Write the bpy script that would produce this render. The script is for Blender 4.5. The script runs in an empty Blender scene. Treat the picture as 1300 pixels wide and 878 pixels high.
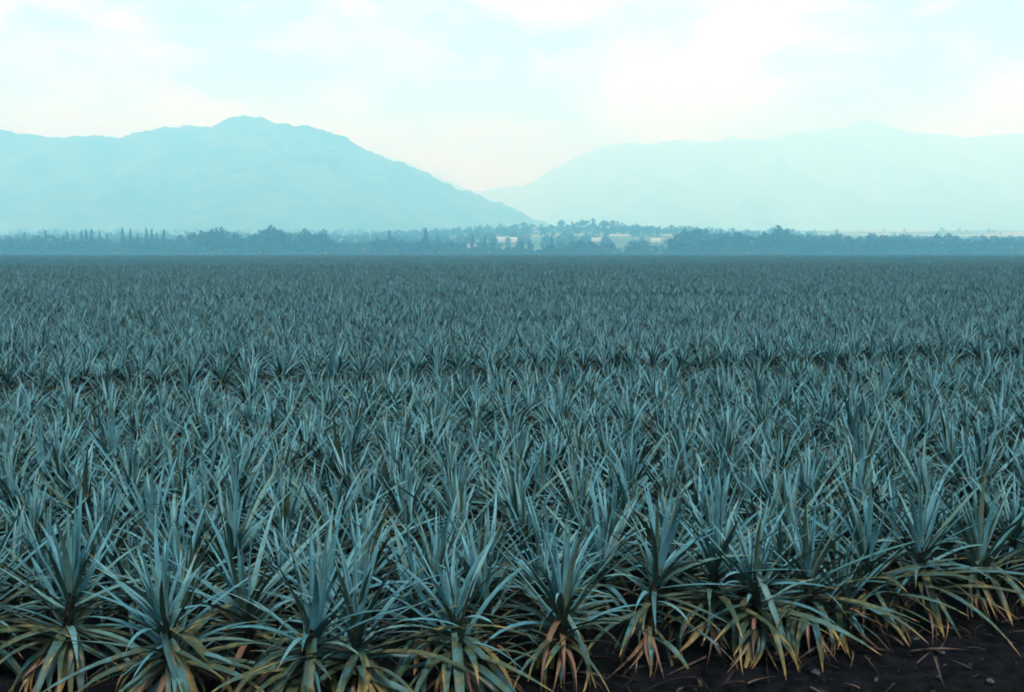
import bpy, bmesh, math, random
import numpy as np
from mathutils import Vector, Matrix, noise, Euler

R = math.radians
sc = bpy.context.scene
COL = sc.collection
rng = random.Random(7)

# ------------------------------------------------------------------ camera
CAM_H = 2.8
F_PX, CX, CY, HORIZON = 1394.0, 650.0, 439.0, 320.0      # photograph: 1300 x 878
PITCH = math.atan((CY - HORIZON) / F_PX)
cd = bpy.data.cameras.new('camera')
cam = bpy.data.objects.new('camera', cd); COL.objects.link(cam)
cam.location = (0, 0, CAM_H)
cam.rotation_euler = (math.pi / 2 - PITCH, 0, 0)
cd.sensor_width = 36.0
cd.lens = 36.0 * F_PX / 1300.0
cd.clip_start = 0.1
cd.clip_end = 80000
sc.camera = cam

# ------------------------------------------------------------------ sky, sun, exposure
SUN_EL, SUN_AZ = R(54), R(168)           # azimuth from +Y towards +X
W = bpy.data.worlds.new('World'); sc.world = W; W.use_nodes = True
nt = W.node_tree; N = nt.nodes; Lk = nt.links
for n in list(N): N.remove(n)
out = N.new('ShaderNodeOutputWorld'); bg = N.new('ShaderNodeBackground')
sky = N.new('ShaderNodeTexSky'); sky.sky_type = 'NISHITA'; sky.sun_disc = False
sky.sun_elevation = SUN_EL; sky.sun_rotation = SUN_AZ; sky.air_density = 1.0; sky.dust_density = 1.5
sky.altitude = 250
tc = N.new('ShaderNodeTexCoord')
mp = N.new('ShaderNodeMapping'); mp.inputs['Scale'].default_value = (1.0, 1.0, 2.2)
mp.inputs['Location'].default_value = (0.35, 0.0, 0.12)
n1 = N.new('ShaderNodeTexNoise'); n1.inputs['Scale'].default_value = 6.5
n1.inputs['Detail'].default_value = 7; n1.inputs['Roughness'].default_value = 0.56; n1.inputs['Distortion'].default_value = 0.25
cr = N.new('ShaderNodeValToRGB')
cr.color_ramp.elements[0].position = 0.36; cr.color_ramp.elements[0].color = (0.72, 0.72, 0.72, 1)
cr.color_ramp.elements[1].position = 0.58; cr.color_ramp.elements[1].color = (1, 1, 1, 1)
cl = N.new('ShaderNodeValToRGB')            # cloud tone: thin grey-cyan to white
cl.color_ramp.elements[0].position = 0.42; cl.color_ramp.elements[0].color = (0.33, 0.54, 0.60, 1)
cl.color_ramp.elements[1].position = 0.60; cl.color_ramp.elements[1].color = (0.82, 0.96, 1.00, 1)
cs = N.new('ShaderNodeMix'); cs.data_type = 'RGBA'; cs.blend_type = 'MULTIPLY'; cs.inputs['Factor'].default_value = 1
cs.inputs['B'].default_value = (7.8, 7.8, 7.8, 1)      # cloud radiance in the sky node's units
mx = N.new('ShaderNodeMix'); mx.data_type = 'RGBA'
Lk.new(tc.outputs['Generated'], mp.inputs['Vector']); Lk.new(mp.outputs['Vector'], n1.inputs['Vector'])
Lk.new(n1.outputs['Fac'], cr.inputs['Fac']); Lk.new(n1.outputs['Fac'], cl.inputs['Fac'])
Lk.new(cl.outputs['Color'], cs.inputs['A'])
Lk.new(cr.outputs['Color'], mx.inputs['Factor'])
Lk.new(sky.outputs['Color'], mx.inputs['A']); Lk.new(cs.outputs['Result'], mx.inputs['B'])
Lk.new(mx.outputs['Result'], bg.inputs['Color']); bg.inputs['Strength'].default_value = 0.1
Lk.new(bg.outputs['Background'], out.inputs['Surface'])

sd = bpy.data.lights.new('sun', 'SUN'); sd.energy = 2.3; sd.angle = R(10); sd.color = (1.0, 0.98, 0.95)
so = bpy.data.objects.new('sun', sd); COL.objects.link(so)
sdir = Vector((math.sin(SUN_AZ) * math.cos(SUN_EL), math.cos(SUN_AZ) * math.cos(SUN_EL), math.sin(SUN_EL)))
so.rotation_euler = sdir.to_track_quat('Z', 'Y').to_euler()

vs = sc.view_settings
vs.view_transform = 'Standard'; vs.look = 'None'; vs.exposure = 1.18; vs.gamma = 1.0; vs.use_curve_mapping = False
vs.use_white_balance = True; vs.white_balance_temperature = 5800; vs.white_balance_tint = 3   # slide film's cool cast
sc.cycles.volume_bounces = 3
sc.cycles.max_bounces = 6
sc.cycles.diffuse_bounces = 1
sc.cycles.use_adaptive_sampling = True
sc.cycles.adaptive_threshold = 0.02
sc.cycles.filter_width = 1.8

# ------------------------------------------------------------------ helpers
def at(px, py, depth):
    """world point seen at a photograph pixel, depth metres along +Y"""
    xc = (px - CX) / F_PX; yc = (CY - py) / F_PX
    d = Vector((xc, math.cos(PITCH) + yc * math.sin(PITCH), -math.sin(PITCH) + yc * math.cos(PITCH)))
    k = depth / d.y
    return Vector((d.x * k, depth, CAM_H + d.z * k))

def project(p):
    v = Vector(p) - Vector((0, 0, CAM_H))
    f = v.y * math.cos(PITCH) - v.z * math.sin(PITCH)
    u = v.y * math.sin(PITCH) + v.z * math.cos(PITCH)
    return CX + F_PX * v.x / f, CY - F_PX * u / f

def link(name, data=None, parent=None, loc=None, rot=None, scale=None):
    o = bpy.data.objects.new(name, data); COL.objects.link(o)
    if parent: o.parent = parent
    if loc is not None: o.location = loc
    if rot is not None: o.rotation_euler = rot
    if scale is not None: o.scale = scale
    return o

def tag(o, label=None, cat=None, group=None, kind=None):
    if label: o['label'] = label
    if cat: o['category'] = cat
    if group: o['group'] = group
    if kind: o['kind'] = kind
    return o

class MB:
    """collects vertices and faces with two point attributes"""
    def __init__(s): s.v = []; s.f = []; s.dry = []; s.rnd = []
    def add(s, vs_, fs_, dry=None, rnd=0.0, M=None):
        b = len(s.v)
        for i, v in enumerate(vs_):
            s.v.append(tuple(M @ Vector(v)) if M is not None else tuple(v))
            s.dry.append(dry[i] if dry is not None else 0.0); s.rnd.append(rnd)
        s.f += [tuple(i + b for i in f) for f in fs_]
    def mesh(s, name, mat, smooth=True, attrs=True):
        me = bpy.data.meshes.new(name); me.from_pydata(s.v, [], s.f)
        if smooth: me.polygons.foreach_set('use_smooth', [True] * len(me.polygons))
        if attrs:
            a = me.attributes.new('dry', 'FLOAT', 'POINT'); a.data.foreach_set('value', s.dry)
            a = me.attributes.new('rnd', 'FLOAT', 'POINT'); a.data.foreach_set('value', s.rnd)
        if mat: me.materials.append(mat)
        me.update(); return me

ORD = ['', 'first', 'second', 'third', 'fourth', 'fifth', 'sixth', 'seventh', 'eighth', 'ninth', 'tenth', 'eleventh', 'twelfth',
       'thirteenth', 'fourteenth', 'fifteenth', 'sixteenth', 'seventeenth', 'eighteenth', 'nineteenth', 'twentieth']
def ordinal(n):
    if n <= 20: return ORD[n]
    tens = {2: 'twenty', 3: 'thirty', 4: 'forty', 5: 'fifty', 6: 'sixty', 7: 'seventy', 8: 'eighty', 9: 'ninety'}[n // 10]
    return (tens[:-1] + 'ieth') if n % 10 == 0 else tens + '-' + ORD[n % 10]

# ------------------------------------------------------------------ materials
def new_mat(name):
    m = bpy.data.materials.new(name); m.use_nodes = True
    return m, m.node_tree.nodes, m.node_tree.links, m.node_tree.nodes['Principled BSDF']

def leaf_material():
    m, n, l, p = new_mat('pineapple_leaf')
    oi = n.new('ShaderNodeObjectInfo')
    ar = n.new('ShaderNodeAttribute'); ar.attribute_name = 'rnd'
    ar_d = n.new('ShaderNodeAttribute'); ar_d.attribute_name = 'dry'  # leaf drying, plus shade painted into the lower leaves
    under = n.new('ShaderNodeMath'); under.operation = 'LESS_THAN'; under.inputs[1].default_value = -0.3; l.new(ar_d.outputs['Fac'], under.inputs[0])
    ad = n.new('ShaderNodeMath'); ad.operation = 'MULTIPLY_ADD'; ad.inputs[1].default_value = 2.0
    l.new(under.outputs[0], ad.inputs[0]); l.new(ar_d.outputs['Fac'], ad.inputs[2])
    s = n.new('ShaderNodeMath'); s.operation = 'ADD'; l.new(oi.outputs['Random'], s.inputs[0]); l.new(ar.outputs['Fac'], s.inputs[1])
    fr = n.new('ShaderNodeMath'); fr.operation = 'FRACT'; l.new(s.outputs[0], fr.inputs[0])
    g = n.new('ShaderNodeValToRGB'); e = g.color_ramp.elements
    e[0].position = 0; e[0].color = (0.038, 0.101, 0.105, 1)
    e[1].position = 1; e[1].color = (0.095, 0.189, 0.202, 1)
    for ps, c in ((0.3, (0.046, 0.125, 0.145, 1)), (0.6, (0.069, 0.162, 0.187, 1)), (0.85, (0.062, 0.112, 0.093, 1))):
        k = e.new(ps); k.color = c
    l.new(fr.outputs[0], g.inputs['Fac'])
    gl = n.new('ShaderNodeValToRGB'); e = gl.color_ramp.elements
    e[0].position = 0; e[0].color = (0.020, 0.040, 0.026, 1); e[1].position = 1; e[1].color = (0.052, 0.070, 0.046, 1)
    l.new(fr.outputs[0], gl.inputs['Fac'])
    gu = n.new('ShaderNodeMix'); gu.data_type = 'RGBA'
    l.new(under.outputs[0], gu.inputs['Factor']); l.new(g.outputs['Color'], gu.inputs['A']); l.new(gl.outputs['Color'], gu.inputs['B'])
    tcn = n.new('ShaderNodeTexCoord')
    nz = n.new('ShaderNodeTexNoise'); nz.inputs['Scale'].default_value = 14; nz.inputs['Detail'].default_value = 4
    l.new(tcn.outputs['Object'], nz.inputs['Vector'])
    # edge of the dry zone is broken up by the noise
    ns = n.new('ShaderNodeMath'); ns.operation = 'MULTIPLY_ADD'; ns.inputs[1].default_value = 0.5; ns.inputs[2].default_value = -0.25
    l.new(nz.outputs['Fac'], ns.inputs[0])
    gate = n.new('ShaderNodeMath'); gate.operation = 'MULTIPLY'; l.new(ns.outputs[0], gate.inputs[0])
    gm = n.new('ShaderNodeMath'); gm.operation = 'MINIMUM'; gm.inputs[1].default_value = 1.0
    g4 = n.new('ShaderNodeMath'); g4.operation = 'MULTIPLY'; g4.inputs[1].default_value = 4.0
    l.new(ad.outputs[0], g4.inputs[0]); l.new(g4.outputs[0], gm.inputs[0]); l.new(gm.outputs[0], gate.inputs[1])
    dsum = n.new('ShaderNodeMath'); dsum.operation = 'ADD'; l.new(ad.outputs[0], dsum.inputs[0]); l.new(gate.outputs[0], dsum.inputs[1])
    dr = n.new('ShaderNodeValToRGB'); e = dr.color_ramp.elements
    e[0].position = 0.30; e[0].color = (0.028, 0.041, 0.022, 1)  # old-leaf olive, darkened further as painted shade below the hearts
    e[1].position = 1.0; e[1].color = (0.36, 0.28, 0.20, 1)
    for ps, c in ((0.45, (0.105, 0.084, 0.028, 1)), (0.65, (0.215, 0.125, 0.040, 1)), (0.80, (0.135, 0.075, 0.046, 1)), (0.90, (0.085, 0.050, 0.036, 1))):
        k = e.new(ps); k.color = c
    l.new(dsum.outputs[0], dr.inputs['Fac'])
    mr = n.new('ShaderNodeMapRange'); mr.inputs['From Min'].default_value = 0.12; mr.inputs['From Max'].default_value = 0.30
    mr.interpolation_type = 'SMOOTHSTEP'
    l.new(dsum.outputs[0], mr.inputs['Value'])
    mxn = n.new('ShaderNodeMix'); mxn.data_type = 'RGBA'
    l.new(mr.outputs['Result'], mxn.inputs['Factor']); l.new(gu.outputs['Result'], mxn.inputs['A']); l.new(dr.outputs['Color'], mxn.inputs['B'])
    # waxy bloom: mottled value
    v = n.new('ShaderNodeMapRange'); v.inputs['To Min'].default_value = 0.72; v.inputs['To Max'].default_value = 1.25
    v.inputs['From Min'].default_value = 0.3; v.inputs['From Max'].default_value = 0.7
    l.new(nz.outputs['Fac'], v.inputs['Value'])
    mul = n.new('ShaderNodeMix'); mul.data_type = 'RGBA'; mul.blend_type = 'MULTIPLY'; mul.inputs['Factor'].default_value = 1
    l.new(mxn.outputs['Result'], mul.inputs['A']); l.new(v.outputs['Result'], mul.inputs['B'])
    l.new(mul.outputs['Result'], p.inputs['Base Color'])
    p.inputs['Roughness'].default_value = 0.52
    p.inputs['Specular IOR Level'].default_value = 0.22
    return m
M_LEAF = leaf_material()

def noise_mat(name, c0, c1, scale, rough=0.9, bump=0.0, bscale=None, detail=6, spec=0.03, coord='Object', pos=(0.35, 0.65)):
    m, n, l, p = new_mat(name)
    t = n.new('ShaderNodeTexCoord'); z = n.new('ShaderNodeTexNoise')
    z.inputs['Scale'].default_value = scale; z.inputs['Detail'].default_value = detail
    l.new(t.outputs[coord], z.inputs['Vector'])
    r = n.new('ShaderNodeValToRGB'); r.color_ramp.elements[0].position = pos[0]; r.color_ramp.elements[1].position = pos[1]
    r.color_ramp.elements[0].color = (*c0, 1); r.color_ramp.elements[1].color = (*c1, 1)
    l.new(z.outputs['Fac'], r.inputs['Fac']); l.new(r.outputs['Color'], p.inputs['Base Color'])
    p.inputs['Roughness'].default_value = rough; p.inputs['Specular IOR Level'].default_value = spec
    if bump:
        z2 = n.new('ShaderNodeTexNoise'); z2.inputs['Scale'].default_value = bscale or scale * 4; z2.inputs['Detail'].default_value = 5
        l.new(t.outputs[coord], z2.inputs['Vector'])
        b = n.new('ShaderNodeBump'); b.inputs['Strength'].default_value = bump; b.inputs['Distance'].default_value = 0.02
        l.new(z2.outputs['Fac'], b.inputs['Height']); l.new(b.outputs['Normal'], p.inputs['Normal'])
    return m

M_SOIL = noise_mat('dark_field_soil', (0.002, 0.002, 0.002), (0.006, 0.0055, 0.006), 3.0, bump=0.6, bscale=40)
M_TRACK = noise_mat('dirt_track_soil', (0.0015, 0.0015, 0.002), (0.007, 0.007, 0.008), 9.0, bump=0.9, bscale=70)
M_STRAW = noise_mat('dead_straw', (0.012, 0.009, 0.008), (0.07, 0.048, 0.038), 6.0)
M_STONE = noise_mat('grey_stone', (0.02, 0.022, 0.028), (0.07, 0.074, 0.085), 30.0, bump=0.4, bscale=90)
M_PEBBLE = noise_mat('pebble_grey', (0.004, 0.004, 0.005), (0.022, 0.022, 0.025), 12.0)
M_STEM = noise_mat('fibrous_stem', (0.010, 0.008, 0.006), (0.026, 0.020, 0.014), 25.0, bump=0.6)
M_BARK = noise_mat('bark', (0.05, 0.04, 0.03), (0.12, 0.10, 0.08), 3.0)
def foliage_mat(name, c0, c1):
    m = noise_mat(name, c0, c1, 0.35, rough=0.7, spec=0.15, pos=(0.3, 0.7)); return m
M_FOL = [foliage_mat('foliage_dark', (0.0090, 0.0203, 0.0112), (0.0225, 0.0405, 0.0180)),
         foliage_mat('foliage_mid', (0.0158, 0.0315, 0.0135), (0.0338, 0.0518, 0.0225)),
         foliage_mat('foliage_grey', (0.0225, 0.0360, 0.0225), (0.0450, 0.0585, 0.0360))]
M_PINE = foliage_mat('foliage_conifer', (0.0053, 0.0135, 0.0083), (0.0135, 0.0248, 0.0135))
M_WHITE = noise_mat('white_paint', (0.42, 0.42, 0.41), (0.55, 0.55, 0.53), 0.8)
M_ROOF = [noise_mat('pale_roof', (0.40, 0.41, 0.41), (0.55, 0.55, 0.54), 0.5),
          noise_mat('rusty_roof', (0.30, 0.16, 0.12), (0.40, 0.24, 0.18), 0.5)]
M_GLASS = noise_mat('dark_window', (0.03, 0.04, 0.05), (0.06, 0.07, 0.08), 1.0, rough=0.15, spec=0.5)

# ------------------------------------------------------------------ ground
def sheet(name, x0, x1, y0, y1, z, mat):
    me = bpy.data.meshes.new(name)
    me.from_pydata([(x0, y0, z), (x1, y0, z), (x1, y1, z), (x0, y1, z)], [], [(0, 1, 2, 3)])
    me.materials.append(mat); return me

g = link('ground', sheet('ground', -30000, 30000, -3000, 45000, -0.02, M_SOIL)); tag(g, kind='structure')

def front_d(x):
    """depth of the field's front row (stems) for a lateral position"""
    if x > -0.3: return 6.55 + 0.36 * (x + 0.3) if x < 3.5 else 7.89 + 0.24 * (x - 3.5)
    return 6.55 - 0.02 * (x + 0.3)
def line_d(x, off):
    """rows straighten to the block's own slant further back"""
    k = min(1, off / 6.0)
    return (1 - k) * front_d(x) + k * (6.8 + 0.24 * x + .9 * min(1, max(0, (off - 5) / 6)) * noise.noise((x / 4.5, off / 30, 5))) + off

# the track in front of the field: clods and ruts are real relief
def track():
    nx, ny = 260, 130
    xs = np.linspace(-5, 8, nx); ys = np.linspace(3.6, 9.6, ny)
    v = []; f = []
    for j, y in enumerate(ys):
        for i, x in enumerate(xs):
            e = front_d(x)                              # field side: slightly mounded bed
            bed = 0.05 / (1 + math.exp(-(y - e + 0.25) * 9))
            z = 0.004 + bed + 0.022 * noise.noise((x * 3.1, y * 3.1, 1.3)) + 0.020 * max(0, noise.noise((x * 11, y * 11, 4))) \
                + 0.012 * max(0, noise.noise((x * 27, y * 27, 9)))
            v.append((x, y, max(z, -0.012)))
    for j in range(ny - 1):
        for i in range(nx - 1):
            a = j * nx + i; f.append((a, a + 1, a + nx + 1, a + nx))
    me = bpy.data.meshes.new('dirt_track'); me.from_pydata(v, [], f)
    me.polygons.foreach_set('use_smooth', [True] * len(f)); me.materials.append(M_TRACK); return me
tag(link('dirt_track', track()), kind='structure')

# ------------------------------------------------------------------ far plain and mountains
def fbm(x, y, z=0.0, o=5, lac=2.05, gain=0.5):
    s = 0; a = 1.0
    for _ in range(o):
        s += a * noise.noise((x, y, z)); x *= lac; y *= lac; z += 3.7; a *= gain
    return s
def plain_z(x, y):
    t = max(0.0, y - 1530)
    z = 0.030 * t if t < 3200 else 96 + 0.012 * (t - 3200)
    u = x / max(y, 1) * F_PX + CX                          # a low swell in the middle of the valley
    z += 20 * math.exp(-((x - 250) / 420) ** 2 - ((y - 2650) / 420) ** 2)
    return z + min(t / 400, 1) * 3.0 * fbm(x / 300, y / 300, 2, 3)

def terrain_material():
    m, n, l, p = new_mat('valley_and_slopes')
    t = n.new('ShaderNodeTexCoord'); mpn = n.new('ShaderNodeMapping'); mpn.inputs['Scale'].default_value = (1 / 900, 1 / 500, 1 / 500)
    l.new(t.outputs['Object'], mpn.inputs['Vector'])
    z = n.new('ShaderNodeTexNoise'); z.inputs['Scale'].default_value = 1.3; z.inputs['Detail'].default_value = 6
    l.new(mpn.outputs['Vector'], z.inputs['Vector'])
    r = n.new('ShaderNodeValToRGB'); e = r.color_ramp.elements
    e[0].position = 0.36; e[0].color = (0.025, 0.050, 0.025, 1)
    e[1].position = 0.66; e[1].color = (0.42, 0.36, 0.24, 1)
    for ps, c in ((0.50, (0.045, 0.075, 0.035, 1)), (0.56, (0.11, 0.13, 0.06, 1)), (0.61, (0.30, 0.27, 0.16, 1))):
        k = e.new(ps); k.color = c
    # dry pasture only on the low ground
    sx = n.new('ShaderNodeSeparateXYZ'); l.new(t.outputs['Object'], sx.inputs['Vector'])
    mr = n.new('ShaderNodeMapRange'); mr.inputs['From Min'].default_value = 70; mr.inputs['From Max'].default_value = 170
    mr.inputs['To Min'].default_value = -0.045; mr.inputs['To Max'].default_value = -0.32
    l.new(sx.outputs['Z'], mr.inputs['Value'])
    mx_ = n.new('ShaderNodeMapRange'); mx_.inputs['From Min'].default_value = 500; mx_.inputs['From Max'].default_value = 1100      # dry pasture lies to the east
    mx_.inputs['To Min'].default_value = 0; mx_.inputs['To Max'].default_value = 0.11
    l.new(sx.outputs['X'], mx_.inputs['Value'])
    ax = n.new('ShaderNodeMath'); ax.operation = 'ADD'; l.new(mr.outputs['Result'], ax.inputs[0]); l.new(mx_.outputs['Result'], ax.inputs[1])
    ad = n.new('ShaderNodeMath'); ad.operation = 'ADD'; l.new(z.outputs['Fac'], ad.inputs[0]); l.new(ax.outputs[0], ad.inputs[1])
    l.new(ad.outputs[0], r.inputs['Fac'])
    z2 = n.new('ShaderNodeTexNoise'); z2.inputs['Scale'].default_value = 3.5; z2.inputs['Detail'].default_value = 8; z2.inputs['Roughness'].default_value = .6
    l.new(mpn.outputs['Vector'], z2.inputs['Vector'])
    r2 = n.new('ShaderNodeValToRGB'); r2.color_ramp.elements[0].position = .42; r2.color_ramp.elements[1].position = .62
    r2.color_ramp.elements[0].color = (0, 0, 0, 1); r2.color_ramp.elements[1].color = (0.060, 0.068, 0.034, 1)     # grass between the woods
    l.new(z2.outputs['Fac'], r2.inputs['Fac'])
    pl = n.new('ShaderNodeMix'); pl.data_type = 'RGBA'; pl.blend_type = 'ADD'; pl.inputs['Factor'].default_value = 1
    l.new(r.outputs['Color'], pl.inputs['A']); l.new(r2.outputs['Color'], pl.inputs['B']); l.new(pl.outputs['Result'], p.inputs['Base Color'])
    p.inputs['Roughness'].default_value = 0.95; p.inputs['Specular IOR Level'].default_value = 0.05
    return m
M_TERRAIN = terrain_material()

def grid_mesh(name, xs, ys, fn, mat):
    nx = len(xs); v = [(x, y, fn(x, y)) for y in ys for x in xs]; f = []
    for j in range(len(ys) - 1):
        for i in range(nx - 1):
            a = j * nx + i; f.append((a, a + 1, a + nx + 1, a + nx))
    me = bpy.data.meshes.new(name); me.from_pydata(v, [], f)
    me.polygons.foreach_set('use_smooth', [True] * len(f)); me.materials.append(mat); return me

ys = [1500 + 4800 * (i / 90) ** 1.5 for i in range(91)]
tag(link('plain', grid_mesh('plain', [i * 60.0 for i in range(-75, 76)], ys, plain_z, M_TERRAIN)), kind='structure')

def lerp_pts(pts, x):
    if x <= pts[0][0]: return pts[0][1]
    for (a, b), (c, d) in zip(pts, pts[1:]):
        if x <= c:
            t = (x - a) / (c - a); return b + (d - b) * t
    return pts[-1][1]

def range_mesh(name, ridge_px, depth, foot, back, step, seed, spur=1.0, jag=14.0, x0=None, x1=None, depth_slope=0.0):
    """a mountain range: crest heights from the skyline, falling forward to the foot in eroded spurs"""
    pts = []
    for px, py in ridge_px:
        p = at(px, py, depth); pts.append((p.x, p.z))
    xa, xb = (x0 if x0 is not None else pts[0][0]), (x1 if x1 is not None else pts[-1][0])
    xs = [xa + (xb - xa) * i / int((xb - xa) / step) for i in range(int((xb - xa) / step) + 1)]
    ns = 110
    ys_ = [foot + (depth - foot) * (i / (ns - 1)) for i in range(ns)] + [depth + back * (i / 18) for i in range(1, 19)]
    def fn(x, y):
        zr = lerp_pts(pts, x) + jag * fbm(x / (.02 * depth), seed, 0, 5, gain=.62) + jag * .6 * noise.noise((x / (.0045 * depth), seed, 3))
        if y > depth:
            s = (y - depth) / back; return zr * (1 - s) ** 1.3
        s = (depth - y) / (depth - foot)                    # 0 crest, 1 foot
        base = zr * (1 - s) ** 1.75
        wx = x + 420 * fbm(x / 1500, y / 1500, seed, 3) + (s * 500)
        rid = 1 - abs(noise.noise((wx / 620, y / 5200, seed))) * 2.0
        rid2 = 1 - abs(noise.noise((wx / 230, y / 1700, seed + 5))) * 2.0
        env = min(1, s * 5) * (1 - s) ** 0.9
        z = base + zr * spur * env * (0.30 * (rid - 0.6) + 0.14 * (rid2 - 0.6)) + 14 * env * fbm(x / 120, y / 120, seed, 4)
        return max(z, 20 * (1 - s) + (plain_z(x, y) - 25 if y < 6200 else 60))
    return grid_mesh(name, xs, ys_, fn, M_TERRAIN)

LEFT = [(-420, 215), (-300, 185), (-200, 172), (-120, 176), (-50, 168), (0, 164), (14, 165), (22, 171), (60, 172.5), (100, 173), (128, 171), (150, 174), (180, 168), (207, 162), (240, 161),
        (268, 160), (285, 152), (300, 149), (318, 149), (335, 151), (350, 156), (380, 160), (410, 165), (435, 172), (455, 183),
        (478, 194), (500, 204), (530, 215), (560, 229), (590, 241), (608, 248), (632, 258), (662, 270), (705, 286)]
tag(link('mountain_left', range_mesh('mountain_left', LEFT, 6000, 3900, 1600, 13, 1.7)), kind='structure')
RIGHT = [(300, 230), (400, 205), (450, 196), (480, 197), (510, 205), (530, 213), (545, 218), (570, 230), (590, 239), (608, 243), (640, 238), (665, 235), (690, 222), (720, 206), (745, 193), (770, 186), (800, 181), (822, 184), (860, 178), (900, 181), (930, 174), (965, 178), (1000, 170), (1040, 166), (1075, 160), (1088, 153), (1100, 151), (1120, 160), (1150, 167), (1200, 172), (1240, 173), (1300, 168), (1380, 160),
         (1480, 176), (1600, 190), (1750, 220)]
tag(link('mountain_right', range_mesh('mountain_right', RIGHT, 16000, 6000, 2900, 48, 8.3, spur=0.8, jag=20)), kind='structure')

# ------------------------------------------------------------------ pineapple leaves
def leaf_geo(L, W_, pitch, bend, power=1.4, segs=7, twist=0.0, side=0.0, dry=None, vee=0.30, kink=None, taper=1.55, under=2.0):
    """gutter-shaped strap leaf growing from the origin along +X; pitch and bend in degrees"""
    v = []; d = []; f = []
    x = y = z = 0.0; ds = L / segs
    for i in range(segs + 1):
        t = i / segs
        th = R(pitch - bend * t ** power)
        if kink and t > kink[0]: th -= R(kink[1])
        if i:
            x += math.cos(th) * ds; z += math.sin(th) * ds; y = side * (t ** 2)
        w = 0.57 * W_ * max(0.03, (1 - t ** taper) ** 0.85) * (1.0 + .12 * math.sin(t * math.pi))
        up = Vector((-math.sin(th), 0, math.cos(th)))
        a = twist * t
        s = Vector((0, math.cos(a), 0)) + up * math.sin(a)
        upr = up * math.cos(a) - Vector((0, math.sin(a), 0))
        c = Vector((x, y, z))
        vv = vee * (1.25 - 0.6 * t)
        dn = upr * .0016
        v += [c - s * w + upr * w * vv, c - upr * w * vv * 0.35, c + s * w + upr * w * vv]
        v += [v[-3] - dn, v[-2] - dn, v[-1] - dn]
        dv = dry(t) if dry else 0.0
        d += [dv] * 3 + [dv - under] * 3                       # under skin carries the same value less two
    for i in range(segs):
        a = i * 6
        f += [(a, a + 6, a + 7, a + 1), (a + 1, a + 7, a + 8, a + 2), (a + 3, a + 4, a + 10, a + 9), (a + 4, a + 5, a + 11, a + 10)]
    return v, f, d

def tipdry(t0, amt):
    return lambda t: 0.0 if t < t0 else amt * (t - t0) / (1 - t0)

def make_specs(r, per):
    """leaf kinds from heart to skirt: name -> list of arguments"""
    S = {}
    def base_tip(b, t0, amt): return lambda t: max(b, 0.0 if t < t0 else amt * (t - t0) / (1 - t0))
    S['heart'] = [dict(L=r.uniform(.42, .70), W_=r.uniform(.028, .038), pitch=r.uniform(72, 88), bend=r.uniform(-4, 18), side=r.uniform(-.04, .04),
                       twist=r.uniform(-.3, .3), dry=base_tip(0, .95, .4), under=0.0) for _ in range(per)]
    S['inner'] = [dict(L=r.uniform(.60, .90), W_=r.uniform(.034, .046), pitch=r.uniform(54, 76), bend=r.uniform(2, 34), side=r.uniform(-.07, .07),
                       twist=r.uniform(-.5, .5), dry=base_tip(0, .95, .5), under=r.choice((0.0, 0.0, 2.0))) for _ in range(per + 2)]
    S['mid'] = [dict(L=r.uniform(.70, 1.02), W_=r.uniform(.036, .048), pitch=r.uniform(34, 58), bend=r.uniform(8, 50), side=r.uniform(-.10, .10),
                     twist=r.uniform(-.6, .6), dry=base_tip(r.choice((0, 0, .06, .16)), .94, .5)) for _ in range(per + 4)]
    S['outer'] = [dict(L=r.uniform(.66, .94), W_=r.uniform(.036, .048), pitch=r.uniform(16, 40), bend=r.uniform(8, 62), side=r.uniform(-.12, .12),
                       twist=r.uniform(-.7, .7), dry=base_tip(r.choice((.12, .20, .26)), r.uniform(.75, .93), .6)) for _ in range(per + 3)]  # olive base: older leaf colour with some shade painted in
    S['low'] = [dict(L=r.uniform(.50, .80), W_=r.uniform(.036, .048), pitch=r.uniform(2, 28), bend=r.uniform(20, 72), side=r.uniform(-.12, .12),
                     twist=r.uniform(-.6, .6), dry=base_tip(r.choice((.24, .28, .32)), r.uniform(.5, .85), .8)) for _ in range(per + 2)]  # full olive base: old-leaf colour plus painted shade of the leaves above
    return S

RV = random.Random(21)
SPECS = make_specs(RV, 6)
LEAF = {k: [MB() for _ in v] for k, v in SPECS.items()}
LEAFME = {}
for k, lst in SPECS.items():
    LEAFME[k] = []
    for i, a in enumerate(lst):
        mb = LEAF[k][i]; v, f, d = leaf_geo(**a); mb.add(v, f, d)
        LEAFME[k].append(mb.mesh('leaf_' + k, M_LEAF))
# yellowing leaves that hang down over the edge of the bed (drop = how far below the stem attachment they reach)
DROOP = []
for i in range(14):
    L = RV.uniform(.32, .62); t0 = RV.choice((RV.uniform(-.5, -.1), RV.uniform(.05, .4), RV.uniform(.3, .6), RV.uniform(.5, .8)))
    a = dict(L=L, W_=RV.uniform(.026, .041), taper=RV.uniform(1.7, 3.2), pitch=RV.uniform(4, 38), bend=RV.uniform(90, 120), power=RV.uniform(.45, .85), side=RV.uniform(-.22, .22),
             twist=RV.uniform(-1.0, 1.0), dry=(lambda t, t0=t0, am=RV.uniform(.6, .86), b=RV.uniform(.2, .32): max(b, am * max(0, t - t0) / (1 - t0))), vee=.22)  # base value adds painted shade to the olive before the yellowing
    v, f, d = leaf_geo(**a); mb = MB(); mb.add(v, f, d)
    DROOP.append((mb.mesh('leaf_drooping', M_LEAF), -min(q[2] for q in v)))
DEAD = []
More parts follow.
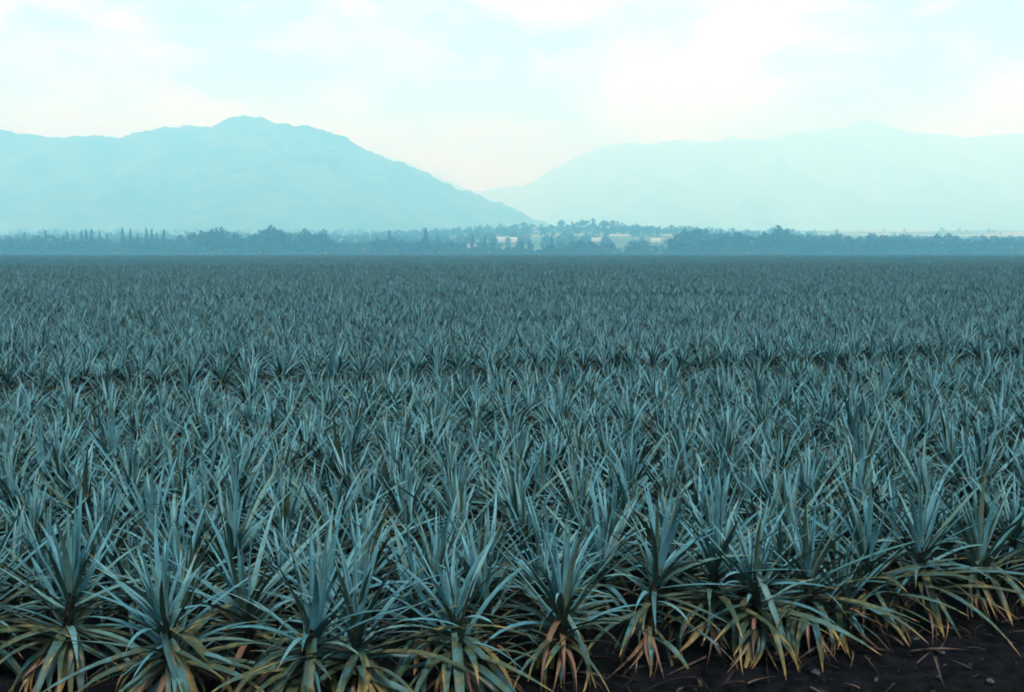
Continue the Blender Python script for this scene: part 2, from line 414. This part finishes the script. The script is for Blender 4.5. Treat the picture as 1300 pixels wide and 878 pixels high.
for i in range(6):
    L = RV.uniform(.30, .52)
    a = dict(L=L, W_=RV.uniform(.018, .036), pitch=RV.uniform(-20, 20), bend=RV.uniform(50, 95), power=RV.uniform(.5, .9), side=RV.uniform(-.15, .15),
             twist=RV.uniform(-2.0, 2.0), dry=(lambda t: .78 + .10 * t), vee=.5, kink=(RV.uniform(.4, .7), RV.uniform(-30, 10)))
    v, f, d = leaf_geo(**a); mb = MB(); mb.add(v, f, d)
    DEAD.append((mb.mesh('leaf_withered', M_LEAF), -min(q[2] for q in v)))

# upright leaves whose broken tip has bleached
BLEACHED = []
for i in range(4):
    k0 = RV.uniform(.84, .92)
    v, f, d = leaf_geo(RV.uniform(.62, .84), RV.uniform(.038, .048), RV.uniform(55, 74), RV.uniform(10, 35), twist=RV.uniform(-.6, .6), side=RV.uniform(-.08, .08), taper=2.0,
                       dry=(lambda t, k0=k0: 0.0 if t < k0 else 1.3), kink=(k0, RV.uniform(25, 70)))
    mb = MB(); mb.add(v, f, d); BLEACHED.append(mb.mesh('leaf_bleached', M_LEAF))
def stem_mesh():
    mb = MB(); n = 8; rings = [(0, .045), (.15, .05), (.3, .055), (.45, .045), (.55, .02)]
    v = [(r * (1 + .15 * ((i * 7 + j * 3) % 5 - 2) / 2) * math.cos(2 * math.pi * i / n), r * math.sin(2 * math.pi * i / n), z) for j, (z, r) in enumerate(rings) for i in range(n)]
    f = [(j * n + i, j * n + (i + 1) % n, (j + 1) * n + (i + 1) % n, (j + 1) * n + i) for j in range(len(rings) - 1) for i in range(n)]
    f.append(tuple((len(rings) - 1) * n + i for i in range(n)))
    mb.add(v, f); return mb.mesh('stem', M_STEM, attrs=False)
STEM = stem_mesh()
GOLD = 2.399963

def plant_layout(r, heart, spread=1.0, full=True):
    """(kind, index, azimuth, height on stem, scale, tilt) for each leaf, from the heart down"""
    seq = [('heart', 6), ('inner', 11), ('mid', 14), ('outer', 12), ('low', 9)] if full else [('heart', 6), ('inner', 15), ('mid', 11), ('outer', 4)]
    tot = sum(n for _, n in seq); k = 0; res = []
    az = r.uniform(0, 6.28); vary = r.uniform(.82, 1.15)
    for kind, n in seq:
        for j in range(max(3, round(n * vary))):
            u = min(1, k / tot)
            h = heart * (1.0 - 0.58 * u)
            res.append((kind, r.randrange(len(SPECS[kind])), az + GOLD * k + r.uniform(-.5, .5), h, r.uniform(.66, .98) * spread, r.gauss(0, 9)))
            k += 1
    return res

def build_plant(x, y, heart, r, size, label, group, parts, skirt, reach=1.0):
    """pineapple_plant > stem, leaf, leaf..."""
    root = link('pineapple_plant', None, loc=(x, y, 0.0), rot=(R(r.gauss(0, 6.5)), R(r.gauss(0, 6.5)), 0)); root.empty_display_size = .2
    tag(root, label, 'pineapple plant', group)
    lay = plant_layout(r, heart, size)
    if parts:
        link('stem', STEM, root, loc=(0, 0, 0.0), scale=(.62, .62, heart / .60))
        for kind, i, az, h, s, tilt in lay:
            link('leaf', LEAFME[kind][i], root, loc=(.03 * math.cos(az), .03 * math.sin(az), h), rot=(0, R(tilt), az), scale=(s, s, s))
        if r.random() < .16:
            az = r.uniform(0, 6.28)
            link('leaf', r.choice(BLEACHED), root, loc=(.03 * math.cos(az), .03 * math.sin(az), heart * .8), rot=(0, R(r.uniform(-6, 6)), az))
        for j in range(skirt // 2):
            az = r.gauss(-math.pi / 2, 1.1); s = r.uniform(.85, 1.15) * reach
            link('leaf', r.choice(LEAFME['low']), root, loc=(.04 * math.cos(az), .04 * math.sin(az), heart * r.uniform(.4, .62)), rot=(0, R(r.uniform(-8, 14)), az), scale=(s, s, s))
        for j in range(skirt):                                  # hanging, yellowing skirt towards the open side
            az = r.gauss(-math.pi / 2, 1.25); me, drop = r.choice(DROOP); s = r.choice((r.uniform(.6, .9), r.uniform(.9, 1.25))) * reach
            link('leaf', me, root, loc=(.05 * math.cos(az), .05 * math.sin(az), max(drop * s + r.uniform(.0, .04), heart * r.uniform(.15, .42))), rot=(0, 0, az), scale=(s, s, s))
        for j in range(int(skirt * .7)):
            az = r.gauss(-math.pi / 2, .9); me, drop = r.choice(DEAD); s = r.uniform(.7, 1.1)
            link('leaf', me, root, loc=(.05 * math.cos(az), .05 * math.sin(az), drop * s + r.uniform(.005, .06)), rot=(0, 0, az), scale=(s, s, s))
    return root

def joined_rosette(r, segs, full, heart, size):
    mb = MB()
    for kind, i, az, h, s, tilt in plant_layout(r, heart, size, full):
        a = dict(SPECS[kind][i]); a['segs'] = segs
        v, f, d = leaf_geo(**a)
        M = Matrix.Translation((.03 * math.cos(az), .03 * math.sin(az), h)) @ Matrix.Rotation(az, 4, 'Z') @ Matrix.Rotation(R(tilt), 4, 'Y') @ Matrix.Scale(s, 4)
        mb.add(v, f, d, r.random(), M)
    return mb

# ---- individual plants
# front row: photograph pixel of each heart, its depth
FRONT = [(-52, 752, 6.83), (76, 741, 6.93), (223, 763, 6.63), (373, 777, 6.46), (454, 786, 6.38), (597, 772, 6.50), (713, 764, 6.90), (818, 712, 7.23),
         (893, 700, 7.53), (966, 732, 7.33), (1031, 722, 7.48), (1078, 752, 7.58), (1110, 704, 7.83), (1172, 688, 7.98), (1252, 700, 8.13), (1335, 680, 8.38)]
FRONT_LOOK = ['front-row pineapple plant showing only leaf tips past the left picture edge',
              'leftmost pineapple plant of the front row with its heart in view', 'front-row pineapple plant with widely fanned leaves, second heart from the left',
              'front-row pineapple plant at the frame bottom, third heart from the left', 'front-row pineapple plant set close beside its left neighbour, fourth heart from the left',
              'front-row pineapple plant just left of the middle of the picture', 'front-row pineapple plant just right of the middle, where bare soil begins',
              'front-row pineapple plant over bare soil, seventh heart from the left', 'front-row pineapple plant over bare soil, eighth heart from the left',
              'front-row pineapple plant over bare soil, sixth heart from the right', 'front-row pineapple plant just left of the small low plant',
              'small low pineapple plant tucked into the front row beside the track', 'front-row pineapple plant just behind the small low plant',
              'front-row pineapple plant over bare soil, second heart from the right', 'rightmost pineapple plant of the front row with its heart in view',
              'front-row pineapple plant showing only leaf tips past the right picture edge']
RP = random.Random(5)
made = 0
front_xy = []
for (px, py, d), lab in zip(FRONT, FRONT_LOOK):
    p = at(px, py, d); small = (px == 1078)
    heart = max(.40, min(.78, p.z + .04)); front_xy.append((p.x, d))
    build_plant(p.x, d, heart, RP, .72 if small else RP.uniform(.92, 1.05), lab or 'pineapple plant barely peeking in past the left picture edge, front row',
                'pineapple plants in the front row', True, RP.randint(14, 20) if px < 650 else RP.randint(7, 15), 1.2 if px < 650 else RP.uniform(.9, 1.15))
    made += 1

def in_view(x, y, z=.9, m=.45):
    px, py = project((x, y, z)); k = F_PX / y * m
    return -k < px < 1300 + k and py < 878 + k

NEAR_ROWS = [.54 + (i // 2) * 1.16 + (i % 2) * .64 for i in range(20)]
NEXT_ROWS = [14.9 + .58 * i for i in range(4)]
extra = []                    # plants outside the frame and all the rest: they go into the field
def row_plants(off, sp, seed):
    r = random.Random(seed); x = -14.0 + r.uniform(0, sp); xe = 14.5
    res = []
    while x < xe:
        xx = x + r.uniform(-.09, .09); yy = line_d(xx, off) + r.uniform(-.12, .12)
        res.append((xx, yy)); x += sp * r.uniform(.88, 1.12)
    return res
for ri, off in enumerate(NEAR_ROWS + NEXT_ROWS):
    near = ri < len(NEAR_ROWS)
    pl = row_plants(off, .50, 100 + ri); k = 0
    if near: pl = [q for q in pl if min(math.hypot(q[0] - a, q[1] - b) for a, b in front_xy) >= .33]
    vis = [q for q in pl if in_view(*q)]
    for q in pl:
        if q in vis and made < 300:
            k += 1
            fr = len(vis) - k + 1
            where = (ordinal(k) + ' from the left') if k <= fr else (ordinal(fr) + ' from the right')
            if near: lab = 'pineapple plant in the %s row behind the front one, %s' % (ordinal(ri + 1), where)
            else: lab = 'pineapple plant in the %s row beyond the dark aisle, %s' % (ordinal(ri - len(NEAR_ROWS) + 1), where)
            heart = RP.uniform(.46, .62)
            if near and ri < 8:
                build_plant(q[0], q[1], heart, RP, RP.uniform(.74, 1.0), lab, 'pineapple plants of the near block', True, 3 if ri == 0 else 0)
            else:
                ob = link('pineapple_plant', None, loc=(q[0], q[1], 0)); tag(ob, lab, 'pineapple plant', 'pineapple plants of the near block')
                extra.append((q, ob))
            made += 1
        else:
            extra.append((q, None))
# front row beyond the frame on both sides
for i in range(1, 7):
    extra.append(((front_xy[0][0] - .66 * i, front_d(front_xy[0][0] - .66 * i) + .3), None))
    extra.append(((front_xy[-1][0] + .66 * i, front_d(front_xy[-1][0] + .66 * i)), None))

# ---- whole rosettes for plants too far to show single leaves, shared by copies and by the field
ROS = []
for i in range(8):
    rr = random.Random(300 + i)
    ROS.append(joined_rosette(rr, 6, True, rr.uniform(.47, .6), rr.uniform(.82, .95)).mesh('pineapple_rosette', M_LEAF))
field_pts = []
for q, ob in extra:
    i = RP.randrange(8); rz = RP.uniform(0, 6.28); s = RP.uniform(.9, 1.1)
    if ob is not None:
        old = ob
        loc = ob.location.copy(); props = (ob['label'], ob['category'], ob['group'])
        bpy.data.objects.remove(old)
        o = link('pineapple_plant', None, loc=loc); tag(o, *props)
        link('foliage', ROS[i], o, rot=(0, 0, rz), scale=(s, s, s))
    else: field_pts.append((q[0], q[1], 0, i, rz, s))

# ---- the rest of the field, nobody could count it
def patchy(x, y):
    return 1 + .16 * noise.noise((x / 9, y / 9, 3)) + .13 * noise.noise((x / 31, y / 31, 8))
off = NEXT_ROWS[-1] + .66; AISLES = [44, 82, 120, 158]
while off < 160:
    if any(a <= off < a + 3.2 for a in AISLES): off += .66; continue
    x = -(off + 8) * .56 - 4
    while x < (off + 8) * .56 + 4:
        xx = x + RP.uniform(-.1, .1); yy = line_d(xx, off) + RP.uniform(-.12, .12)
        field_pts.append((xx, yy, 0, RP.randrange(8), RP.uniform(0, 6.28), RP.uniform(.88, 1.1) * patchy(xx, yy)))
        x += RP.uniform(.46, .58)
    off += .56

def instancer(name, pts, meshes):
    coll = bpy.data.collections.new(name + '_kinds')
    for i, me in enumerate(meshes): coll.objects.link(bpy.data.objects.new('%s_kind_%02d' % (name, i), me))
    me = bpy.data.meshes.new(name); me.from_pydata([p[:3] for p in pts], [], [])
    a = me.attributes.new('vi', 'INT', 'POINT'); a.data.foreach_set('value', [p[3] for p in pts])
    a = me.attributes.new('rot', 'FLOAT_VECTOR', 'POINT'); a.data.foreach_set('vector', [c for p in pts for c in (0, 0, p[4])])
    a = me.attributes.new('size', 'FLOAT_VECTOR', 'POINT'); a.data.foreach_set('vector', [c for p in pts for c in ((1, 1, p[5]) if p[5] < 0 else (p[5],) * 3)])
    o = link(name, me)
    ng = bpy.data.node_groups.new(name, 'GeometryNodeTree')
    ng.interface.new_socket('Geometry', in_out='INPUT', socket_type='NodeSocketGeometry')
    ng.interface.new_socket('Geometry', in_out='OUTPUT', socket_type='NodeSocketGeometry')
    n = ng.nodes; l = ng.links
    gi = n.new('NodeGroupInput'); go = n.new('NodeGroupOutput'); ip = n.new('GeometryNodeInstanceOnPoints')
    ci = n.new('GeometryNodeCollectionInfo'); ci.inputs['Collection'].default_value = coll
    ci.inputs['Separate Children'].default_value = True; ci.inputs['Reset Children'].default_value = True
    ip.inputs['Pick Instance'].default_value = True
    def named(nm, t):
        k = n.new('GeometryNodeInputNamedAttribute'); k.data_type = t; k.inputs['Name'].default_value = nm; return k.outputs['Attribute']
    e2r = n.new('FunctionNodeEulerToRotation'); l.new(named('rot', 'FLOAT_VECTOR'), e2r.inputs[0])
    l.new(gi.outputs[0], ip.inputs['Points']); l.new(ci.outputs[0], ip.inputs['Instance'])
    l.new(named('vi', 'INT'), ip.inputs['Instance Index']); l.new(e2r.outputs[0], ip.inputs['Rotation'])
    l.new(named('size', 'FLOAT_VECTOR'), ip.inputs['Scale']); l.new(ip.outputs[0], go.inputs[0])
    md = o.modifiers.new('instances', 'NODES'); md.node_group = ng
    return o
o = instancer('pineapple_field', field_pts, ROS)
tag(o, 'unbroken mass of pineapple plants filling the field behind the nearest rows', 'pineapple field', kind='stuff')

# distant field: square patches of low-detail plants
def tile(seed):
    r = random.Random(seed); mb = MB(); rr = [random.Random(seed * 50 + q) for q in range(5)]
    lays = [plant_layout(q, .54, .9, False) for q in rr]
    geos = {k: [leaf_geo(**{**a, 'segs': 3, 'dry': None, 'under': 0.0, 'W_': a['W_'] * 1.25}) for a in v] for k, v in SPECS.items()}
    y = 0.0
    while y < 12:
        x = 0.0
        while x < 12:
            px_, py_ = x + r.uniform(-.1, .1) - 6, y + r.uniform(-.1, .1) - 6; rz = r.uniform(0, 6.28); s0 = r.uniform(.85, 1.1) * patchy(px_ + seed * 40, py_); q = r.random()
            for kind, i, az, h, s, tilt in lays[r.randrange(5)]:
                v, f, d = geos[kind][i]
                M = Matrix.Translation((px_, py_, h * s0)) @ Matrix.Rotation(az + rz, 4, 'Z') @ Matrix.Rotation(R(tilt), 4, 'Y') @ Matrix.Scale(s * s0, 4)
                mb.add(v, f, d, r.random(), M)
            x += .52
        y += .56
    return mb.mesh('pineapple_patch', M_LEAF)
TILES = [tile(3), tile(4)]
tp = []
off = 160 + 6; nb = 0
while off < 1462:
    x = -(off + 10) * .52 - 10; x += RP.uniform(0, 12)
    while x < (off + 10) * .52 + 12:
        tp.append((x, 6.5 + off + .02 * x, 0, RP.randrange(2), RP.choice((0, math.pi)), 1.0 + .10 * noise.noise((x / 60, off / 60, 2))))
        x += 12
    nb += 1
    off += 12 + (4 if nb % 5 == 0 else 0)
o = instancer('pineapple_field_distance', tp, TILES); o.name = 'pineapple_field'
tag(o, 'far even blue-green part of the pineapple field below the treeline', 'pineapple field', kind='stuff')

# ------------------------------------------------------------------ litter, stones
def litter():
    r = random.Random(77); mb = MB()
    for i in range(280):
        x = r.uniform(-3.6, 5.2); e = front_d(x); y = e - r.triangular(-.5, .95, .25)
        L = r.uniform(.10, .42); w = r.choice((.004, .006, .010, .018))
        v, f, d = leaf_geo(L, w, r.uniform(0, 25), r.uniform(10, 60), segs=5, side=r.uniform(-.1, .1), twist=r.uniform(-2, 2), dry=lambda t: .95, vee=.6)
        zmin = min(q[2] for q in v)
        M = Matrix.Translation((x, y, .045 - min(zmin, 0) * .8)) @ Matrix.Rotation(r.uniform(0, 6.28), 4, 'Z')
        mb.add(v, f, [r.uniform(.78, 1.0)] * len(v), r.random(), M)
    return mb.mesh('dead_leaf_litter', M_STRAW, attrs=False)
tag(link('dead_leaf_litter', litter()), 'brown dead leaf litter under the front row of pineapples', 'leaf litter', kind='stuff')

def rock_geo(r, s):
    bm = bmesh.new(); bmesh.ops.create_icosphere(bm, subdivisions=1 if s < .02 else 2, radius=s)
    o = Vector((r.uniform(0, 99), r.uniform(0, 99), 0)); q = Vector((r.uniform(.8, 1.3), r.uniform(.7, 1.1), r.uniform(.5, .8)))
    for v in bm.verts:
        k = 1 + .35 * noise.noise(v.co / s * .9 + o); v.co = Vector((v.co.x * q.x, v.co.y * q.y, v.co.z * q.z)) * k
    vs_ = [tuple(v.co) for v in bm.verts]; bm.verts.index_update(); fs_ = [tuple(v.index for v in f.verts) for f in bm.faces]; bm.free()
    return vs_, fs_
def gravel():
    r = random.Random(8); mb = MB()
    kinds = [rock_geo(r, .01) for _ in range(8)]
    for i in range(1500):
        x = r.uniform(-3.5, 5.5); y = front_d(x) - r.uniform(.15, 2.4); s = min(2.2, .25 + r.expovariate(2.2))
        v, f = r.choice(kinds)
        mb.add(v, f, None, 0, Matrix.Translation((x, y, .018 + .004 * s)) @ Matrix.Rotation(r.uniform(0, 6.28), 4, 'Z') @ Matrix.Scale(s, 4))
    return mb.mesh('gravel', M_PEBBLE, smooth=False, attrs=False)
tag(link('gravel', gravel()), 'fine dark gravel scattered over the dirt track', 'gravel', kind='stuff')
STONES = [(1162, 817, .034, 'pale grey stone lying just clear of the hanging yellow leaves'),
          (1035, 860, .032, 'flat grey stone on the soil near the bottom of picture'),
          (1196, 834, .022, 'small round stone on bare soil below the pale grey stone'),
          (1257, 871, .026, 'bluish stone at the bottom right corner of dirt track'),
          (1112, 869, .020, 'little dark stone at the picture bottom between two grey stones'),
          (1283, 822, .020, 'little stone by the right picture edge on the dirt track')]
for px, py, s, lab in STONES:
    r = random.Random(px); v, f = rock_geo(r, s); mb = MB(); mb.add(v, f)
    a = at(px, py, 1.0); k = CAM_H / (CAM_H - a.z)
    tag(link('stone', mb.mesh('stone', M_STONE, attrs=False), loc=(a.x * k, k, .03 + s * .3), rot=(0, 0, r.uniform(0, 6))), lab, 'stone', 'stones on the dirt track')

# ------------------------------------------------------------------ trees
HOUSES = [(637, 303, 10, 6, 0, 'white house with bright gable left of a close white pair'), (652, 303, 9, 7, 0, 'white house right of a close white pair in the middle'),
          (681, 292, 12, 3, 0, 'long low pale building high on the slope above white pair'), (757, 303, 12, 5, 0, 'white house below the treed knoll, left of the long sheds'),
          (786, 298, 26, 3, 0, 'longest pale shed roof among trees in the middle'), (850, 298, 20, 3, 0, 'long white shed beside the dark treeline clump'),
          (832, 304, 12, 5, 0, 'small white house just below the long white shed'), (462, 316, 9, 5, 1, 'low brown-roofed house at the field edge left of centre'),
          (566, 313, 8, 5, 0, 'little white house at field edge near the middle conifer'), (428, 315, 9, 6, 0, 'white cottage beside the end of left treeline'),
          (600, 311, 14, 4, 1, 'wide rusty-roofed house in front of white pair'), (1278, 313, 14, 5, 0, 'pale house half hidden in trees by right picture edge'),
          (1115, 316, 10, 5, 0, 'small pale house at foot of right treeline')]
def house_depth(px, py, h):
    d = 1490.0
    while d < 4200 and plain_z((px - CX) / F_PX * d, d) + h < at(px, py, d).z: d += 8
    return d
HVIEW = [(px, w, house_depth(px, py, h)) for px, py, w, h, rf, lab in HOUSES]
def hides_house(px, d, m=4):
    return any(abs(px - hp) < hw / 2 + m and d < hd + 5 for hp, hw, hd in HVIEW)
def trunk_geo(mb, p0, p1, r0, r1, n=6):
    p0 = Vector(p0); p1 = Vector(p1); ax = (p1 - p0).normalized(); q = ax.to_track_quat('Z', 'Y')
    v = []
    for p, rr in ((p0, r0), (p0.lerp(p1, .5), (r0 + r1) / 2), (p1, r1)):
        v += [p + q @ Vector((rr * math.cos(2 * math.pi * i / n), rr * math.sin(2 * math.pi * i / n), 0)) for i in range(n)]
    f = [(j * n + i, j * n + (i + 1) % n, (j + 1) * n + (i + 1) % n, (j + 1) * n + i) for j in range(2) for i in range(n)]
    mb.add(v, f)
def leaf_clump(mb, c, s, r):
    n = Vector((r.gauss(0, 1), r.gauss(0, 1), r.gauss(.5, 1))).normalized(); q = n.to_track_quat('Z', 'Y')
    v = [c + q @ Vector((s * r.uniform(.6, 1.2) * math.cos(a), s * r.uniform(.6, 1.2) * math.sin(a), s * r.uniform(-.25, .25))) for a in (0, 1.3, 2.5, 3.8, 5.1)]
    mb.add(v, [(0, 1, 2, 3, 4)])
def broad_tree(seed, aspect):
    """unit-height tree: trunk with limbs and an uneven crown of leaf clumps in lobes"""
    r = random.Random(seed); t = MB(); c = MB(); w = aspect / 2
    trunk_geo(t, (0, 0, -.03), (r.uniform(-.03, .03), 0, .42), .028, .018)
    lobes = []
    for i in range(r.randint(8, 12)):
        a = r.uniform(0, 6.28); d = w * math.sqrt(r.random()) * .78; z = r.uniform(.22, .82) * (1 - .3 * (d / w) ** 2)
        lobes.append((Vector((d * math.cos(a), d * math.sin(a), z)), r.uniform(.12, .22) * (1.0 if z < .7 else .8)))
    lobes.append((Vector((r.uniform(-.1, .1), 0, .84)), .15))
    for i in range(5):                                # low skirts
        a = r.uniform(0, 6.28); lobes.append((Vector((w * .75 * math.cos(a), w * .75 * math.sin(a), r.uniform(.08, .22))), r.uniform(.10, .17)))
    for p, rad in lobes:
        trunk_geo(t, (0, 0, .2 + .2 * r.random()), p, .013, .005, 4)
        for k in range(int(52 * (rad / .17) ** 2)):
            d = Vector((r.gauss(0, 1), r.gauss(0, 1), r.gauss(0, 1))).normalized() * rad * r.uniform(.45, 1.12)
            d.z *= .85
            leaf_clump(c, p + d, r.uniform(.025, .055), r)
    return t, c
def pine_tree(seed):
    r = random.Random(seed); t = MB(); c = MB()
    trunk_geo(t, (0, 0, -.03), (0, 0, .98), .016, .003)
    z = .14
    while z < .97:
        rad = .150 * (1 - z) ** .8 * r.uniform(.75, 1.1) + .010; n = 9
        for i in range(n):
            a = 6.283 * i / n + r.uniform(-.3, .3)
            for u in (.35, .7, 1.0):
                leaf_clump(c, Vector((rad * u * math.cos(a), rad * u * math.sin(a), z + .012 * u + r.uniform(-.006, .006))), .020 * (1.25 - .4 * u), r)
        z += .034 * r.uniform(.85, 1.2)
    return t, c
BROAD = []
for i in range(12):
    asp = (.75, .9, 1.05, 1.25, 1.5, .65)[i % 6]
    t, c = broad_tree(500 + i, asp); BROAD.append((t.mesh('trunk', M_BARK, attrs=False), c.mesh('crown', M_FOL[i % 3], smooth=False, attrs=False), asp))
PINES = [tuple(mb.mesh(nm, mt, smooth=False, attrs=False) for mb, nm, mt in zip(pine_tree(700 + i), ('trunk', 'crown'), (M_BARK, M_PINE))) for i in range(3)]

RT = random.Random(31)
def place_tree(name, meshes, px, top, depth, label, group, wide=1.0, base=None):
    x = (px - CX) / F_PX * depth
    z0 = plain_z(x, depth) if base is None else base
    h = max(4.0, at(px, top, depth).z - z0)
    root = link(name, None, loc=(x, depth, z0), rot=(0, 0, RT.uniform(0, 6.28)), scale=(h * wide, h * wide, h))
    tag(root, label, 'tree', group)
    link('trunk', meshes[0], root); link('crown', meshes[1], root)
    return root

TOPS = [(-80, 300), (0, 300), (60, 297), (140, 300), (235, 301), (250, 291), (285, 288), (300, 298), (330, 297), (346, 285), (358, 296), (375, 291), (408, 290), (425, 303), (470, 304),
        (485, 300), (520, 304), (600, 306), (640, 307), (700, 306), (780, 305), (850, 304), (862, 292), (885, 288), (905, 293), (930, 290), (960, 293), (985, 286), (1000, 288),
        (1020, 297), (1090, 296), (1150, 297), (1190, 296), (1235, 301), (1265, 297), (1300, 299), (1380, 300)]
front = []
px = -4.0
while px < 1305:
    top = lerp_pts(TOPS, px) + RT.uniform(-2.5, 5.5)
    front.append((px, top, RT.uniform(1482, 1515))); px += RT.uniform(7, 12)
front = [f for f in front if f[1] < 302 or not hides_house(f[0], f[2], -3)]
vis = [f for f in front if -5 < f[0] < 1305]; k = 0
for f in front:
    i = RT.randrange(12)
    if f in vis:
        k += 1; fr = len(vis) - k + 1
        lab = 'leafy tree in the treeline edging the field, %s from its %s end' % ((ordinal(k), 'left') if k <= fr else (ordinal(fr), 'right'))
    else: lab = 'leafy tree of the far treeline beyond the picture edge'
    place_tree('broadleaf_tree', BROAD[i], *f, lab, 'trees edging the far side of the field', wide=RT.uniform(.95, 1.35) * (1.25 if f[1] > 302 else 1.0))
SPIRES = [(34, 291), (45, 294), (61, 289), (88, 291), (96, 294), (106, 289), (112, 286), (119, 286), (129, 291), (138, 293), (158, 286), (168, 286), (177, 292), (188, 287), (195, 288), (201, 291), (210, 289),
          (495, 290), (541, 285), (556, 294), (600, 293), (616, 296), (700, 295)]
for k, (px, top) in enumerate(SPIRES):
    lab = ('slender dark conifer spire %s from the left in the distant row of conifers' % ordinal(k + 1)) if px < 300 else \
          ('lone slender conifer standing above the middle treeline, %s of six from left' % ordinal(k - 16))
    place_tree('conifer_tree', PINES[k % 3], px, top + 1.5 + RT.uniform(0, 2.5), RT.uniform(1518, 1540), lab, 'slender conifers in the far treeline', wide=RT.uniform(.8, 1.1))
# low scrub that closes the foot of the treeline
# second and third belts of trees up the gentle slope
BELT = [(430, 298), (480, 294), (530, 290), (560, 287), (600, 285), (640, 284), (690, 281), (740, 276), (790, 280), (840, 284), (880, 288), (940, 289), (1000, 290)]
k = 0; px = 436.0
while px < 1010:
    k += 1; top = lerp_pts(BELT, px) + RT.uniform(-1.5, 4.5)
    place_tree('broadleaf_tree', BROAD[RT.randrange(12)], px, top, RT.uniform(2500, 2900), 'hazy tree on the slope behind the white houses, %s from left' % ordinal(k),
               'hazy trees behind the houses', wide=RT.uniform(1.0, 1.6))
    px += RT.uniform(11, 17)
def belt(name, label, x0, x1, d0, d1, n, seed):
    """woodland read as one mass: trees instanced over a strip"""
    r = random.Random(seed); pts = []
    for i in range(n):
        px_ = r.uniform(x0, x1); d = r.uniform(d0, d1)
        if hides_house(px_, d, 2): continue
        if d > 2300 and px_ > 870 and r.random() < .85: continue
        x = (px_ - CX) / F_PX * d
        pts.append((x, d, plain_z(x, d), r.randrange(12), r.uniform(0, 6.28), r.uniform(9, 17)))
    o = instancer(name, pts, [CROWN_ONLY[i] for i in range(12)])
    tag(o, label, 'woodland', kind='stuff')
CROWN_ONLY = [b[1] for b in BROAD]
belt('woodland', 'blue hazy band of scattered trees rising behind the treeline', -120, 1420, 1600, 2900, 2300, 9)
belt('far_woodland', 'pale far woodland specks on the plain below the mountains', -150, 1450, 3000, 4300, 600, 10)
r = random.Random(12); pts = []
for i in range(420):
    px_ = r.uniform(-100, 1400); d = r.uniform(1476, 1505); pts.append(((px_ - CX) / F_PX * d, d, 0, r.randrange(12), r.uniform(0, 6.28), r.uniform(4, 10)))
tag(instancer('undergrowth', pts, CROWN_ONLY), 'low undergrowth closing the foot of the treeline at field edge', 'undergrowth', kind='stuff')

# ------------------------------------------------------------------ houses among the trees
def box(mb, x0, x1, y0, y1, z0, z1):
    v = [(x, y, z) for z in (z0, z1) for y in (y0, y1) for x in (x0, x1)]
    mb.add(v, [(0, 2, 3, 1), (4, 5, 7, 6), (0, 1, 5, 4), (2, 6, 7, 3), (0, 4, 6, 2), (1, 3, 7, 5)])
def house(px, py, depth, w, h, roof, label):
    x = (px - CX) / F_PX * depth; z0 = plain_z(x, depth); p = Vector((x, depth, z0))
    root = link('house', None, loc=(p.x, depth, z0)); tag(root, label, 'house', 'white houses among the far trees')
    mb = MB(); box(mb, -w / 2, w / 2, 0, 8, -2, h); link('wall', mb.mesh('wall', M_WHITE, False, False), root)
    mb = MB(); e = .6; rh = h * .35
    v = [(-w / 2 - e, -e, h + .003), (w / 2 + e, -e, h + .003), (w / 2 + e, 8 + e, h + .003), (-w / 2 - e, 8 + e, h + .003), (-w / 2 - e, 4, h + rh), (w / 2 + e, 4, h + rh)]
    mb.add(v, [(0, 1, 5, 4), (2, 3, 4, 5), (0, 4, 3), (1, 2, 5), (0, 3, 2, 1)]); link('roof', mb.mesh('roof', M_ROOF[roof], False, False), root)
    n = max(2, int(w / 4))
    for i in range(n):
        cx = -w / 2 + w * (i + .5) / n
        mb = MB(); box(mb, cx - .6, cx + .6, -.06, .02, h * .35, h * .75); link('window', mb.mesh('window', M_GLASS, False, False), root)
for px, py, w, h, rf, lab in HOUSES:
    d = house_depth(px, py, h)
    house(px, py, d, w * d / 1394, h, rf, lab)

# ------------------------------------------------------------------ haze: the humid air of the valley
HB = (-17000, 17000, -300, 19500, -1.1, 2060)
mb = MB(); box(mb, *HB)
hm = bpy.data.materials.new('valley_haze'); hm.use_nodes = True
n = hm.node_tree.nodes; n.clear()
ho = n.new('ShaderNodeOutputMaterial'); hv = n.new('ShaderNodeVolumePrincipled')
hv.inputs['Color'].default_value = (0.245, 0.70, 1.0, 1); hv.inputs['Density'].default_value = 4.1e-4
hv.inputs['Absorption Color'].default_value = (1, 1, 1, 1)
hv.inputs['Anisotropy'].default_value = 0.0
hm.node_tree.links.new(hv.outputs['Volume'], ho.inputs['Volume'])
hz = link('haze', mb.mesh('haze', hm, False, False)); tag(hz, 'pale blue humid haze filling the whole valley', 'haze', kind='stuff')
